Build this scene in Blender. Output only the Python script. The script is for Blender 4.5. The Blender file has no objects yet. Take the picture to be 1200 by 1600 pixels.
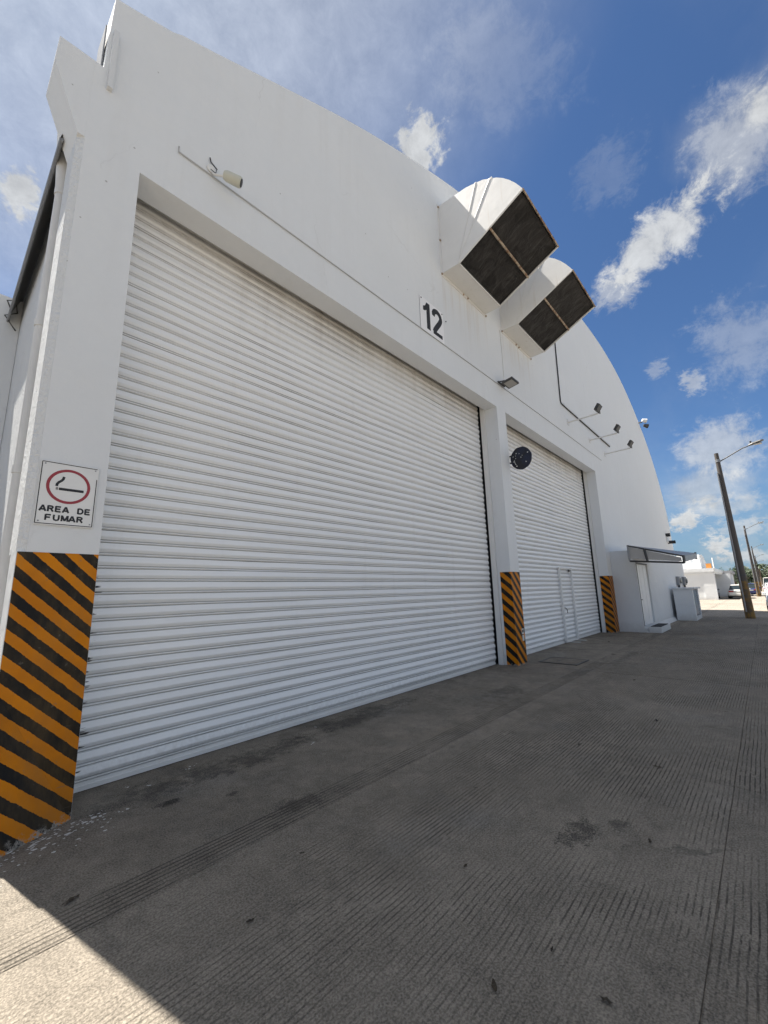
import bpy, bmesh, math, random
from mathutils import Vector, Matrix, noise as mnoise
R = math.radians
random.seed(12)
scene = bpy.context.scene
C = scene.collection

# ------------------------------------------------------------------ camera
YAW, PIT, ROLL, FPX, CAMH = R(47.89043821), R(11.04674616), R(-1.51495206), 641.844, 1.6
fw = Vector((math.sin(YAW)*math.cos(PIT), math.cos(YAW)*math.cos(PIT), math.sin(PIT)))
r0 = Vector((math.cos(YAW), -math.sin(YAW), 0)); u0 = r0.cross(fw)
rt = r0*math.cos(ROLL)+u0*math.sin(ROLL); up = -r0*math.sin(ROLL)+u0*math.cos(ROLL)
cd = bpy.data.cameras.new('camera'); cam = bpy.data.objects.new('camera', cd); C.objects.link(cam)
cam.matrix_world = Matrix(((rt.x, up.x, -fw.x, 0), (rt.y, up.y, -fw.y, 0), (rt.z, up.z, -fw.z, CAMH), (0, 0, 0, 1)))
cd.sensor_fit = 'VERTICAL'; cd.sensor_height = 24; cd.lens = FPX/1600*24
cd.clip_start = 0.02; cd.clip_end = 6000
scene.camera = cam

# ------------------------------------------------------------------ sun, exposure
SUN_AZ, SUN_EL = R(-11.0), R(63)             # azimuth from +y towards +x
sdir = Vector((math.sin(SUN_AZ)*math.cos(SUN_EL), math.cos(SUN_AZ)*math.cos(SUN_EL), math.sin(SUN_EL)))
sl = bpy.data.lights.new('sun', 'SUN'); sl.energy = 5.0; sl.angle = R(0.53); sl.color = (1, .94, .85)
so = bpy.data.objects.new('sun', sl); C.objects.link(so)
so.rotation_euler = (-sdir).to_track_quat('-Z', 'Y').to_euler(); so.location = (0, 20, 60)
scene.view_settings.view_transform = 'Standard'; scene.view_settings.look = 'None'
scene.view_settings.gamma = 1; scene.view_settings.use_curve_mapping = False
scene.view_settings.exposure = 1.34
scene.cycles.max_bounces = 6; scene.cycles.diffuse_bounces = 4; scene.cycles.glossy_bounces = 2
scene.cycles.use_adaptive_sampling = True; scene.cycles.adaptive_threshold = .02
SKY_STRENGTH = 0.08

# ------------------------------------------------------------------ node helper
class S:
    """a socket with arithmetic"""
    def __init__(s, nt, sock): s.nt = nt; s.k = sock
    def _m(s, op, *a):
        n = s.nt.nodes.new('ShaderNodeMath'); n.operation = op
        for i, v in enumerate((s,)+a):
            if isinstance(v, S): s.nt.links.new(v.k, n.inputs[i])
            else: n.inputs[i].default_value = v
        return S(s.nt, n.outputs[0])
    def __add__(s, o): return s._m('ADD', o)
    __radd__ = __add__
    def __sub__(s, o): return s._m('SUBTRACT', o)
    def __rsub__(s, o): return s._m('MULTIPLY', -1)._m('ADD', o)
    def __mul__(s, o): return s._m('MULTIPLY', o)
    __rmul__ = __mul__
    def __truediv__(s, o): return s._m('DIVIDE', o)
    def fract(s): return s._m('FRACT')
    def abs(s): return s._m('ABSOLUTE')
    def max(s, o): return s._m('MAXIMUM', o)
    def min(s, o): return s._m('MINIMUM', o)
    def pw(s, o): return s._m('POWER', o)
    def lt(s, o): return s._m('LESS_THAN', o)
    def gt(s, o): return s._m('GREATER_THAN', o)
    def exp(s): return s._m('EXPONENT')
    def sin(s): return s._m('SINE')
    def ss(s, a, b):                            # smoothstep a..b
        n = s.nt.nodes.new('ShaderNodeMapRange'); n.interpolation_type = 'SMOOTHSTEP'
        s.nt.links.new(s.k, n.inputs['Value'])
        n.inputs['From Min'].default_value = min(a, b); n.inputs['From Max'].default_value = max(a, b)
        n.inputs['To Min'].default_value = 0 if a < b else 1; n.inputs['To Max'].default_value = 1 if a < b else 0
        return S(s.nt, n.outputs['Result'])

class T:
    """one node tree under construction"""
    def __init__(t, nt): t.nt = nt; t._p = None
    def new(t, typ): return t.nt.nodes.new(typ)
    def link(t, a, b): t.nt.links.new(a.k if isinstance(a, S) else a, b)
    def val(t, sock, v):
        if isinstance(v, S): t.link(v, sock)
        elif isinstance(v, (tuple, list)) and len(v) == 3 and len(sock.default_value) == 4: sock.default_value = (*v, 1)
        else: sock.default_value = v
    def pos(t):
        if t._p is None:
            g = t.new('ShaderNodeNewGeometry'); s = t.new('ShaderNodeSeparateXYZ'); t.link(g.outputs['Position'], s.inputs[0])
            t._p = [S(t.nt, o) for o in s.outputs]; t.pv = S(t.nt, g.outputs['Position'])
        return t._p
    def vec(t, x, y, z):
        n = t.new('ShaderNodeCombineXYZ')
        for i, v in enumerate((x, y, z)): t.val(n.inputs[i], v)
        return S(t.nt, n.outputs[0])
    def noise(t, v, scale, detail=4, rough=.55, dist=0):
        n = t.new('ShaderNodeTexNoise'); t.link(v, n.inputs['Vector'])
        n.inputs['Scale'].default_value = scale; n.inputs['Detail'].default_value = detail
        n.inputs['Roughness'].default_value = rough; n.inputs['Distortion'].default_value = dist
        return S(t.nt, n.outputs['Fac'])
    def voro(t, v, scale, feature='F1'):
        n = t.new('ShaderNodeTexVoronoi'); n.feature = feature; t.link(v, n.inputs['Vector']); n.inputs['Scale'].default_value = scale
        return S(t.nt, n.outputs['Distance'])
    def mix(t, a, b, f):
        n = t.new('ShaderNodeMix'); n.data_type = 'RGBA'
        t.val(n.inputs[0], f); t.val(n.inputs[6], a); t.val(n.inputs[7], b)
        return S(t.nt, n.outputs[2])
    def gray(t, v, tint=(1, 1, 1)):             # scalar -> tinted colour
        n = t.new('ShaderNodeCombineColor')
        for i in range(3): t.val(n.inputs[i], v*tint[i])
        return S(t.nt, n.outputs[0])
    def rnd(t):
        return S(t.nt, t.new('ShaderNodeObjectInfo').outputs['Random'])

def mat(name, f=None, color=(.8, .8, .8), rough=.6, metal=0, spec=.5):
    m = bpy.data.materials.new(name); m.use_nodes = True
    b = m.node_tree.nodes['Principled BSDF']
    b.inputs['Base Color'].default_value = (*color, 1); b.inputs['Roughness'].default_value = rough
    b.inputs['Metallic'].default_value = metal; b.inputs['Specular IOR Level'].default_value = spec
    if f:
        t = T(m.node_tree); out = f(t) or {}
        for k, v in out.items():
            if k == 'height':
                n = t.new('ShaderNodeBump'); n.inputs['Distance'].default_value = out.get('dist', .01); n.inputs['Strength'].default_value = out.get('strength', 1)
                t.link(v, n.inputs['Height']); t.link(n.outputs[0], b.inputs['Normal'])
            elif k in ('dist', 'strength'): pass
            else: t.val(b.inputs[{'color': 'Base Color', 'rough': 'Roughness', 'metal': 'Metallic'}[k]], v)
    return m

# ------------------------------------------------------------------ world: sky with clouds
def pixdir(px, py):
    return (rt*((px-600)/FPX) - up*((py-800)/FPX) + fw).normalized()
w = bpy.data.worlds.new('World'); scene.world = w; w.use_nodes = True
t = T(w.node_tree); bg = w.node_tree.nodes['Background']
sky = t.new('ShaderNodeTexSky'); sky.sky_type = 'NISHITA'; sky.sun_disc = False
sky.sun_elevation = SUN_EL; sky.sun_rotation = SUN_AZ; sky.air_density = 1.0; sky.dust_density = .45; sky.ozone_density = 2.0; sky.altitude = 10
tc = t.new('ShaderNodeTexCoord'); D = S(t.nt, tc.outputs['Generated'])
sp = t.new('ShaderNodeSeparateXYZ'); t.link(D, sp.inputs[0]); dx, dy, dz = [S(t.nt, o) for o in sp.outputs]
def dot(v): return dx*v.x + dy*v.y + dz*v.z
zz = dz.max(0.0)+.12
px_, py_ = dx/zz, dy/zz                          # a flat cloud layer overhead
lay = t.vec(px_, py_, 0.0)
lay_s = t.vec(px_*.45+py_*.35, py_*1.25-px_*.2, 3.7)   # streaky
fib = (t.noise(lay_s, 1.9, 10, .62, .3)-.5)*2.2+.5
puff = (t.noise(lay, 5.2, 10, .66, .35)-.5)*2.2+.5
big = (t.noise(lay, .55, 4, .5, .2)-.5)*2+.5
fine = (t.noise(D, 20, 13, .70, .25)-.5)*2.5+.5
fine2 = (t.noise(t.vec(dx*1.0+dz*.5, dy-dx*.3, dz*1.6-dx*.4), 30, 12, .70, .3)-.5)*2.4+.5
fine3 = (t.noise(t.vec(dx, dy, dz*1.5), 62, 9, .68, .3)-.5)*2.5+.5
def blob(px, py, px2, py2, width_px):            # elongated soft region between two directions
    a, b = pixdir(px, py), pixdir(px2, py2); c = (a+b).normalized()
    e1 = (b-a).normalized(); e1 = (e1-c*e1.dot(c)).normalized(); e2 = c.cross(e1)
    half = (b-a).length*.5+.001
    wd = width_px/FPX*fw.dot(c)
    u = dot(e1)/half; v = dot(e2)/wd
    front = dot(c).gt(0.2)
    return ((u*u+v*v)*-1).exp()*front
cl = None
for (a, b, c_, d_, wd, amp, src) in (
    (614, 258, 706, 200, 50, .95, fine2), (930, 462, 1165, 248, 52, .95, fine), (1040, 330, 1290, 40, 120, .22, fib), (1060, 330, 1280, 80, 95, .42, fine), (900, 330, 1010, 200, 60, .12, fine2), (1150, 200, 1260, 110, 45, .35, fine),
    (915, 475, 1015, 435, 36, .6, fine2), (1058, 612, 1108, 582, 26, .55, fine3), (1010, 590, 1046, 560, 20, .35, fine3), (1080, 580, 1250, 470, 85, .30, fine),
    (1040, 730, 1230, 660, 60, .6, fine), (1030, 778, 1230, 735, 40, .5, fib), (1030, 824, 1100, 806, 18, .95, fine3), (1090, 835, 1230, 815, 22, .6, fine3),
    (1100, 864, 1144, 838, 20, .95, fine3), (1110, 874, 1230, 862, 16, .7, fine3), (1040, 800, 1230, 780, 24, .55, fine2),
    (640, 60, 920, 150, 90, .09, fine), (-10, 270, 70, 340, 50, .6, fine2)):
    m_ = blob(a, b, c_, d_, wd)
    k = (src*1.35 + m_*1.85 - 1.48).ss(0, .95)*m_.ss(.02, .35)*amp
    cl = k if cl is None else cl+k
cover = (puff*.5+big*.7).ss(.34, .90)*(1-dot(fw).ss(.30, .60))*.95      # denser unseen cloud, added outside the frame to fill the shaded side
veil = (fib*.6+big*.6).ss(.45, 1.15)*.12 + (dz.ss(.28, 0.0))*.18*fib.ss(.2, .8)
glare = dot(sdir).ss(.67, .98)*.62*(big*.2+.85)
cl = (cl + veil + cover + glare).min(1.0)
skyc = t.new('ShaderNodeMix'); skyc.data_type = 'RGBA'; skyc.blend_type = 'MULTIPLY'; skyc.inputs[0].default_value = 1
t.link(sky.outputs[0], skyc.inputs[6]); skyc.inputs[7].default_value = (.34, .455, .58, 1); skyc = S(t.nt, skyc.outputs[2])
sh = fine*.35+puff*.15+.6
cloud_col = t.gray(sh*4.0, (.97, .99, 1.0))
hz = t.mix(skyc, (1.15, 1.85, 2.6), dz.ss(.30, -.02)*.75)
final = t.mix(hz, cloud_col, cl*.93)
t.link(final, bg.inputs['Color']); bg.inputs['Strength'].default_value = SKY_STRENGTH

# ------------------------------------------------------------------ object helpers
WL = {}                                          # world location of things
def tag(o, label=None, cat=None, group=None, kind=None):
    if label: o['label'] = label
    if cat: o['category'] = cat
    if group: o['group'] = group
    if kind: o['kind'] = kind
    return o
def thing(name, loc, label, cat, group=None):
    o = bpy.data.objects.new(name, None); C.objects.link(o); o.location = loc; o.empty_display_size = .2
    WL[o.name] = Vector(loc)
    return tag(o, label, cat, group)
def copy_tree(o, parent=None):
    c = o.copy(); C.objects.link(c)
    if parent: c.parent = parent
    for ch in o.children: copy_tree(ch, c)
    return c

class MB:
    def __init__(s): s.v = []; s.f = []; s.sm = []
    def add(s, vs, fs, smooth=False):
        n = len(s.v); s.v += [tuple(v) for v in vs]
        for f in fs: s.f.append([i+n for i in f]); s.sm.append(smooth)
        return s
    def box(s, x0, x1, y0, y1, z0, z1):
        vs = [(x, y, z) for x in (x0, x1) for y in (y0, y1) for z in (z0, z1)]
        return s.add(vs, [(0, 1, 3, 2), (4, 6, 7, 5), (0, 4, 5, 1), (2, 3, 7, 6), (0, 2, 6, 4), (1, 5, 7, 3)])
    def hexa(s, p):                              # 8 points: bottom 4 (ccw), top 4
        return s.add(p, [(3, 2, 1, 0), (4, 5, 6, 7), (0, 1, 5, 4), (1, 2, 6, 5), (2, 3, 7, 6), (3, 0, 4, 7)])
    def prism(s, poly, axis, a, b, smooth=False):   # poly in the two other axes
        def P(p, q): return {'x': (q, p[0], p[1]), 'y': (p[0], q, p[1]), 'z': (p[0], p[1], q)}[axis]
        n = len(poly)
        s.add([P(p, a) for p in poly]+[P(p, b) for p in poly], [(i, (i+1) % n, (i+1) % n+n, i+n) for i in range(n)], smooth)
        s.add([P(p, a) for p in poly], [tuple(range(n))]); s.add([P(p, b) for p in poly], [tuple(range(n))[::-1]])
        return s
    def tube(s, pts, r, n=8, smooth=True, caps=True):
        pts = [Vector(p) for p in pts]; rs = r if isinstance(r, (list, tuple)) else [r]*len(pts)
        rings = []
        for i, p in enumerate(pts):
            d = (pts[min(i+1, len(pts)-1)]-pts[max(i-1, 0)]).normalized()
            a = d.orthogonal().normalized() if abs(d.z) < .99 else Vector((1, 0, 0))
            if abs(d.z) < .99: a = d.cross(Vector((0, 0, 1))).normalized()
            b = d.cross(a)
            rings.append([p+(a*math.cos(2*math.pi*k/n)+b*math.sin(2*math.pi*k/n))*rs[i] for k in range(n)])
        vs = [v for q in rings for v in q]
        fs = [(i*n+k, i*n+(k+1) % n, (i+1)*n+(k+1) % n, (i+1)*n+k) for i in range(len(pts)-1) for k in range(n)]
        s.add(vs, fs, smooth)
        if caps: s.add(rings[0], [tuple(range(n))[::-1]]); s.add(rings[-1], [tuple(range(n))])
        return s
    def cyl(s, c, axis, r, h, n=20, smooth=True):
        a = Vector(axis).normalized()*h*.5; c = Vector(c)
        return s.tube([c-a, c+a], r, n, smooth)
    def loft(s, rings, closed=True, caps=True, smooth=True):
        n = len(rings[0]); vs = [v for q in rings for v in q]
        m = n if closed else n-1
        s.add(vs, [(i*n+k, i*n+(k+1) % n, (i+1)*n+(k+1) % n, (i+1)*n+k) for i in range(len(rings)-1) for k in range(m)], smooth)
        if caps: s.add(rings[0], [tuple(range(n))[::-1]]); s.add(rings[-1], [tuple(range(n))])
        return s
    def build(s, name, m, parent=None, bevel=0, fix=True):
        me = bpy.data.meshes.new(name); base = Vector((0, 0, 0)); q = parent
        while q is not None: base += Vector(q.location); q = q.parent
        me.from_pydata([tuple(Vector(v)-base) for v in s.v], [], s.f)
        for p, f in zip(me.polygons, s.sm): p.use_smooth = f
        if fix:
            bm = bmesh.new(); bm.from_mesh(me); bmesh.ops.recalc_face_normals(bm, faces=bm.faces[:]); bm.to_mesh(me); bm.free()
        me.materials.append(m)
        o = bpy.data.objects.new(name, me); C.objects.link(o)
        if parent: o.parent = parent
        if bevel:
            b = o.modifiers.new('bevel', 'BEVEL'); b.width = bevel; b.segments = 2; b.limit_method = 'ANGLE'; b.angle_limit = R(40)
        return o
def inst(name, src, parent=None, loc=(0, 0, 0), rot=(0, 0, 0), scale=None):
    o = bpy.data.objects.new(name, src.data); C.objects.link(o); o.parent = parent; o.location = loc; o.rotation_euler = rot
    if scale: o.scale = scale
    return o

# ------------------------------------------------------------------ materials
FY = 4.08                                        # facade plane
def m_plaster(base, grime=1.0, rough_wall=False):
    def f(t):
        x, y, z = t.pos(); P = t.pv
        n1 = t.noise(P, .7, 5, .6); n2 = t.noise(P, 9, 5, .6)
        st = t.noise(t.vec(x*7, y*7, z*.35), 1, 4, .6)
        v = (n1-.5)*.09+1 + (n2-.5)*.04
        c = t.gray(v*base, (.965, .988, 1))
        patch = t.noise(t.vec(x*.5, y*.5, z*1.1), 1, 2, .4).ss(.52, .54)*.035
        c = t.mix(c, (.70, .71, .71), patch*2.2*grime)
        hair = (t.voro(t.vec(x+(n1-.5)*.9, y, z+(n2-.5)*.25+(n1-.5)*.6), .38, 'DISTANCE_TO_EDGE')).ss(.0042, .001)*n1.ss(.5, .62)
        c = t.mix(c, (.35, .34, .32), hair*.16*grime)
        rust = (st.ss(.47, .74))*(z.ss(6.9, 8.15)*z.lt(8.3))*(x.ss(6.0, 6.7)*x.ss(11.4, 10.6))*.34
        c = t.mix(c, (.50, .38, .24), rust)
        edge = st.ss(.45, .8)*n1.ss(.35, .65)*.10
        c = t.mix(c, (.42, .38, .33), edge*grime)
        foot = (z+(n2-.5)*.4).ss(.42, 0)*.35
        c = t.mix(c, (.38, .35, .31), foot*grime)
        specks = t.voro(P, 2.6).lt(.028)*.5
        c = t.mix(c, (.2, .18, .16), specks*grime)
        h = t.noise(P, 60 if not rough_wall else 24, 4, .65)*(.35 if not rough_wall else 1.6) + t.noise(P, 1.3, 4, .5)*(5.0 if not rough_wall else 3.0)
        return dict(color=c, height=h, dist=.006 if not rough_wall else .02, rough=.65)
    return f
M = {}
M['plaster'] = mat('white_painted_plaster', m_plaster(.77))
M['rough'] = mat('rough_white_render', m_plaster(.78, 1.2, True))
M['plaster2'] = mat('grey_white_plaster', m_plaster(.70, 1.3))
M['white'] = mat('white_paint', lambda t: (t.pos(), dict(color=t.gray(.78+(t.noise(t.pv, 6, 4)-.5)*.1, (1, 1, .98))))[1], rough=.5)
def f_metalwhite(t):
    x, y, z = t.pos(); P = t.pv
    n = t.noise(P, 3, 5, .6); st = t.noise(t.vec(x*9, y*9, z*.6), 1, 4)
    c = t.gray(.74+(n-.5)*.12, (1, .995, .97)); c = t.mix(c, (.45, .36, .26), st.ss(.58, .82)*.35)
    return dict(color=c, rough=.38, height=n, dist=.004)
M['hood'] = mat('white_sheet_metal', f_metalwhite)
def f_slat(t):
    x, y, z = t.pos(); P = t.pv
    r = t.rnd()
    n = t.noise(t.vec(x*.6, r*30, z*3), 1.2, 5, .6); n2 = t.noise(P, 18, 4, .6)
    st = t.noise(t.vec(x*5, 2.0, z*.25), 1, 4, .6)
    c = t.gray(.91+(n-.5)*.08+(r-.5)*.04, (.99, 1, 1))
    dust_shade = z.ss(5.1, 6.1)*(st.ss(.25, .75)*.35+.25)*(x.ss(.5, 4.5)*.7+.3)  # brown dust on the top slats, with the lintel's shade painted in
    c = t.mix(c, (.36, .30, .235), dust_shade)
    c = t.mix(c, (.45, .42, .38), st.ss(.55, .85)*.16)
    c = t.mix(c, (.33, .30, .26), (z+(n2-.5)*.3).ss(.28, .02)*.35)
    gz = ((z-.075)/.121).fract(); gr = (gz-.2).abs().ss(.045, .02).max((gz-.003).abs().ss(.05, .03)).max(gz.gt(.965))
    c = t.mix(c, (.16, .15, .14), gr*.5)
    # black overspray left by whoever painted the stripes
    sp = ((t.noise(t.vec(x*4, r*40, z*30), 1, 3, .6)-.5)*.55 + (r-.5)*.05 + 1.005 - x).ss(-.02, .02)*z.lt(1.9)*(gz-.45).abs().lt(.33)
    c = t.mix(c, (.012, .012, .013), sp)
    return dict(color=c, rough=.42+n2*.12, height=n2+n*3, dist=.0015)
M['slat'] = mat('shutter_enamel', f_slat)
M['rail'] = mat('rail_enamel', f_metalwhite)
def f_stripe(period, a, b, ph):
    def f(t):
        x, y, z = t.pos(); P = t.pv
        wob = (t.noise(P, 9, 3)-.5)*.018+(t.noise(P, 60, 3)-.5)*.014
        s = ((z + x*a + y*b + ph + wob)/period).fract()
        blk = s.lt(.5)
        n = t.noise(P, 14, 5, .6); n2 = t.noise(P, 3, 4)
        yel = t.mix((.66, .225, .004), (.52, .17, .006), n2.ss(.3, .7)); bl = t.gray(.008+n*.010)
        c = t.mix(yel, bl, blk)
        wear = (n*.8+t.noise(P, 45, 3)*.35).ss(.70, .78)*.8
        fade = t.noise(t.vec(x*3, y*3, z*1.2), 1, 5, .65).ss(.42, .75)
        c = t.mix(c, (.24, .16, .07), fade*.30)
        scuff = t.noise(t.vec(x*2.5, y*2.5, z*26), 1, 4, .7).ss(.66, .74)*z.ss(1.3, .9)
        c = t.mix(c, (.16, .145, .12), (wear*.5+scuff*.7).min(1.0))
        chip = ((z+(t.noise(P, 25, 4, .7)-.5)*.28).ss(.05, .0))
        c = t.mix(c, (.33, .30, .26), chip*t.noise(P, 50, 4).ss(.40, .5))
        return dict(color=c, rough=.45, height=n+t.noise(P, 70, 3)*.4, dist=.003)
    return f
M['stripe1'] = mat('hazard_stripes_wide', f_stripe(.182, .95, 0, .0), spec=.15)
M['stripe2'] = mat('hazard_stripes', f_stripe(.24, 1.0, -.85, .03), spec=.15)
def f_galv(t):
    x, y, z = t.pos(); P = t.pv
    n = t.noise(P, 2.5, 5); return dict(color=t.gray(.30+(n-.5)*.14, (1, 1.01, 1.03)), rough=.45, metal=.6)
M['galv'] = mat('weathered_galvanised_sheet', f_galv)
M['steel'] = mat('grey_steel', f_galv)
M['alu'] = mat('bright_aluminium', lambda t: (t.pos(), dict(color=t.gray(.90+(t.noise(t.vec(t.pos()[0]*4, t.pos()[1], t.pos()[2]*.6), 3, 4)-.5)*.25), rough=t.noise(t.vec(t.pos()[0]*5, 0.0, t.pos()[2]*.7), 2, 4)*.35+.22, height=t.noise(t.vec(t.pos()[0]*3, 0.0, t.pos()[2]*.6), 2, 3), dist=.03, metal=.15))[1])
M['black'] = mat('black_plastic', color=(.015, .016, .018), rough=.45)
M['blackpaint'] = mat('black_paint', color=(.012, .013, .017), rough=.5)
M['redpaint'] = mat('dark_red_paint', color=(.32, .035, .05), rough=.5)
def f_mouth(t):
    x, y, z = t.pos(); P = t.pv
    n = t.noise(P, 3.5, 6, .65, .6); n2 = t.noise(t.vec(x*6, y*1.2, z*1.2), 2, 5, .6)
    return dict(color=t.gray(.018+n2.ss(.45, .8)*.035-n.ss(.48, .6)*.012, (1, .93, .92)), rough=.55, height=n, dist=.03)
M['mouth'] = mat('dark_grimy_mesh', f_mouth, spec=.3)
M['rusty'] = mat('rusty_bar', lambda t: (t.pos(), dict(color=t.mix((.42, .34, .25), (.20, .10, .05), t.noise(t.pv, 14, 5).ss(.4, .65)), rough=.7))[1])
M['lens'] = mat('floodlight_glass', color=(.34, .33, .30), rough=.2)
M['darkmetal'] = mat('dark_grey_metal', lambda t: (t.pos(), dict(color=t.gray(.055+t.noise(t.pv, 8, 3)*.03), rough=.5, metal=.3))[1])
M['pipe'] = mat('white_pvc_pipe', lambda t: (t.pos(), dict(color=t.gray(.66+(t.noise(t.pv, 5, 4)-.5)*.14, (1, 1.0, .98)), rough=.4))[1])
M['panel'] = mat('translucent_grey_panel', lambda t: (t.pos(), dict(color=t.gray(.45+(t.noise(t.pv, 2, 4)-.5)*.16, (1, .97, .93)), rough=.6))[1])
M['rubber'] = mat('black_rubber', color=(.02, .02, .02), rough=.85)
M['mat'] = mat('dark_door_mat', lambda t: (t.pos(), dict(color=t.gray(.03+t.noise(t.pv, 40, 2)*.02), rough=.95))[1])
M['louvre'] = mat('slate_grey_louvre', color=(.06, .075, .095), rough=.4)
M['glass'] = mat('dark_car_glass', color=(.02, .03, .035), rough=.06)
M['tail'] = mat('red_tail_lamp', color=(.35, .02, .025), rough=.2)
M['plate'] = mat('number_plate', color=(.55, .56, .55), rough=.5)
M['chrome'] = mat('wheel_alloy', color=(.5, .5, .52), rough=.3, metal=.9)
for k, c in dict(carwhite=(.74, .73, .69), carwhite2=(.72, .74, .76), carblue=(.03, .04, .12), carpink=(.62, .50, .52), cargrey=(.25, .26, .28)).items():
    M[k] = mat(k.replace('car', 'car_paint_'), color=c, rough=.25)
def f_pole(t):
    x, y, z = t.pos(); P = t.pv
    n = t.noise(t.vec(x*10, y*10, z*.6), 1, 5, .6); n2 = t.noise(P, 5, 4, .6)
    c = t.gray(.085+(n-.5)*.09, (1.0, .88, .80))
    yl = t.mix((.26, .15, .035), (.11, .08, .05), (n2+(n-.5)*.6).ss(.38, .62))
    c = t.mix(c, yl, (z+(n-.5)*.3).ss(1.72, 1.62))
    return dict(color=c, rough=.8, height=n+n2*.5, dist=.01)
M['pole'] = mat('weathered_concrete_pole', f_pole)
M['leaf'] = mat('foliage', lambda t: (t.pos(), dict(color=t.mix((.018, .034, .014), (.042, .066, .028), t.noise(t.pv, .8, 3).ss(.3, .7)), rough=.6))[1])
M['bark'] = mat('bark', color=(.12, .09, .065), rough=.9)
M['dryleaf'] = mat('dry_leaf', lambda t: dict(color=t.mix((.014, .011, .008), (.05, .036, .02), t.rnd()), rough=.8))
M['orange'] = mat('orange_plastic', color=(.55, .22, .04), rough=.5)
M['greyroof'] = mat('grey_roof', color=(.38, .38, .39), rough=.7)
M['ribwhite'] = mat('white_ribbed_sheet', color=(.80, .80, .79), rough=.4)
M['flake'] = mat('white_paint_flakes', color=(.62, .62, .60), rough=.7)

def f_conc(albedo, tine=1.0, tint=(1.0, .88, .72)):
    def f(t):
        x, y, z = t.pos(); P = t.pv; r = t.rnd()
        grain = t.noise(P, 92, 3, .6).ss(.36, .64)-.5; pebb = t.voro(P, 95).ss(.10, .55)-.5
        nz = lambda v, sc, d=5, ro=.62, di=0: (t.noise(v, sc, d, ro, di)-.5)*2.4
        big = nz(P, .5, 4, .6, .3); mid = nz(P, 3.0, 5, .68, .2); blot = nz(P, 11, 4, .7, .4)
        # tined grooves, parallel to the front of the building
        wav = nz(t.vec(x*.6, y*.6, 0.0), 1, 2)*.022 + mid*.004
        ph = ((y+wav)/.031).fract()
        brk = t.noise(t.vec(x*3.2, y*33, r*9), 1, 4, .7); brk2 = t.noise(t.vec(x*11, y*33, 5.0), 1, 3, .75)
        groove = (ph-.5+(brk2-.5)*.25).abs().ss(.20, .07)*(brk*.6+brk2*.85).ss(.58, .74)
        wear = (nz(t.vec(x*.5, y*.8, r*20), 1, 5, .66, .5)*.5+.5+mid*.22+blot*.06).ss(.34, .62)
        apron = y.ss(2.66, 2.72)                                   # strip next to the building
        band = y.gt(2.74)*y.lt(2.99)
        ph2 = ((y+wav*.3)/.036).fract(); g2 = (ph2-.5+(brk2-.5)*.2).abs().ss(.28, .05)*band*(nz(t.vec(x*1.1, y*3, 0.0), 1, 4, .7)*.5+.5).ss(.2, .7)
        trough = y.gt(2.50)*y.lt(2.72)
        far = x.ss(30, 20)
        g = (groove*(apron*-.92+1)*(trough*-.8+1)*(wear*.90+.10)*(x.ss(1.0, 3.0)*.4+.6)*tine*far+g2).min(1.0)
        v = (big*.38 + mid*.42 + blot*.34 + grain*.56 + pebb*.24 + (r-.5)*.12 + 1).max(.22)
        c = t.gray(v*albedo, tint)
        c = t.mix(c, t.gray(v*albedo*1.12, (.95, .93, .88)), (nz(P, .8, 4, .65)*.5+.5).ss(.5, .95)*.6)     # greyer patches
        c = t.mix(c, t.gray(v*albedo*.82, (1.08, .86, .62)), (nz(P, .75, 4, .65, .5)*.5+.5+mid*.1).ss(.55, 1.0)*.8)   # rusty brown patches
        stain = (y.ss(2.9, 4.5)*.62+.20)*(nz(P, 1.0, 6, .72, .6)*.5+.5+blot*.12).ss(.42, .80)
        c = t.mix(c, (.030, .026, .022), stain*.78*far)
        for (sx, sy, ra, rb, am) in ((3.12, 1.17, .24, .09, .7), (2.15, 2.95, .2, .12, .5), (1.5, 3.75, .09, .05, .85), (3.42, .98, .1, .07, .5), (2.2, 4.1, 1.1, .2, .55), (4.2, 4.2, .9, .2, .5), (1.9, 3.5, .06, .035, .7), (6.4, 3.3, .5, .2, .4), (11.0, 2.6, 1.2, .12, .35)):
            u = (x-sx)/ra; w_ = (y-sy)/rb
            d = u*u+w_*w_+mid*1.7+blot*1.6+grain*.8
            c = t.mix(c, (.018, .017, .015), d.ss(1.7, -.2)*am)
        c = t.mix(c, (.014, .012, .010), t.voro(P, 3.3).lt(.02)*.8)
        crack = (t.voro(t.vec(x+mid*.2+blot*.05, y+mid*.16+blot*.05, 0.0), .33, 'DISTANCE_TO_EDGE')).ss(.006, .001)*(big*.5+.5).ss(.5, .75)
        c = t.mix(c, (.02, .018, .016), crack*.8)
        c = t.mix(c, t.gray(v*.030, tint), g*.90)
        h = blot*.6 + grain*.35
        return dict(color=c, rough=.88, height=h, dist=.006)
    return f
M['conc'] = mat('tined_concrete', f_conc(.205), spec=.25)
M['road'] = mat('light_concrete_road', f_conc(.25, .25))
M['dirt'] = mat('joint_dirt', color=(.10, .088, .074), rough=.95)
M['earth'] = mat('pale_ground', lambda t: (t.pos(), dict(color=t.gray(.24+(t.noise(t.pv, .2, 5)-.5)*.12, (1, .95, .87)), rough=.9))[1])

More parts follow.
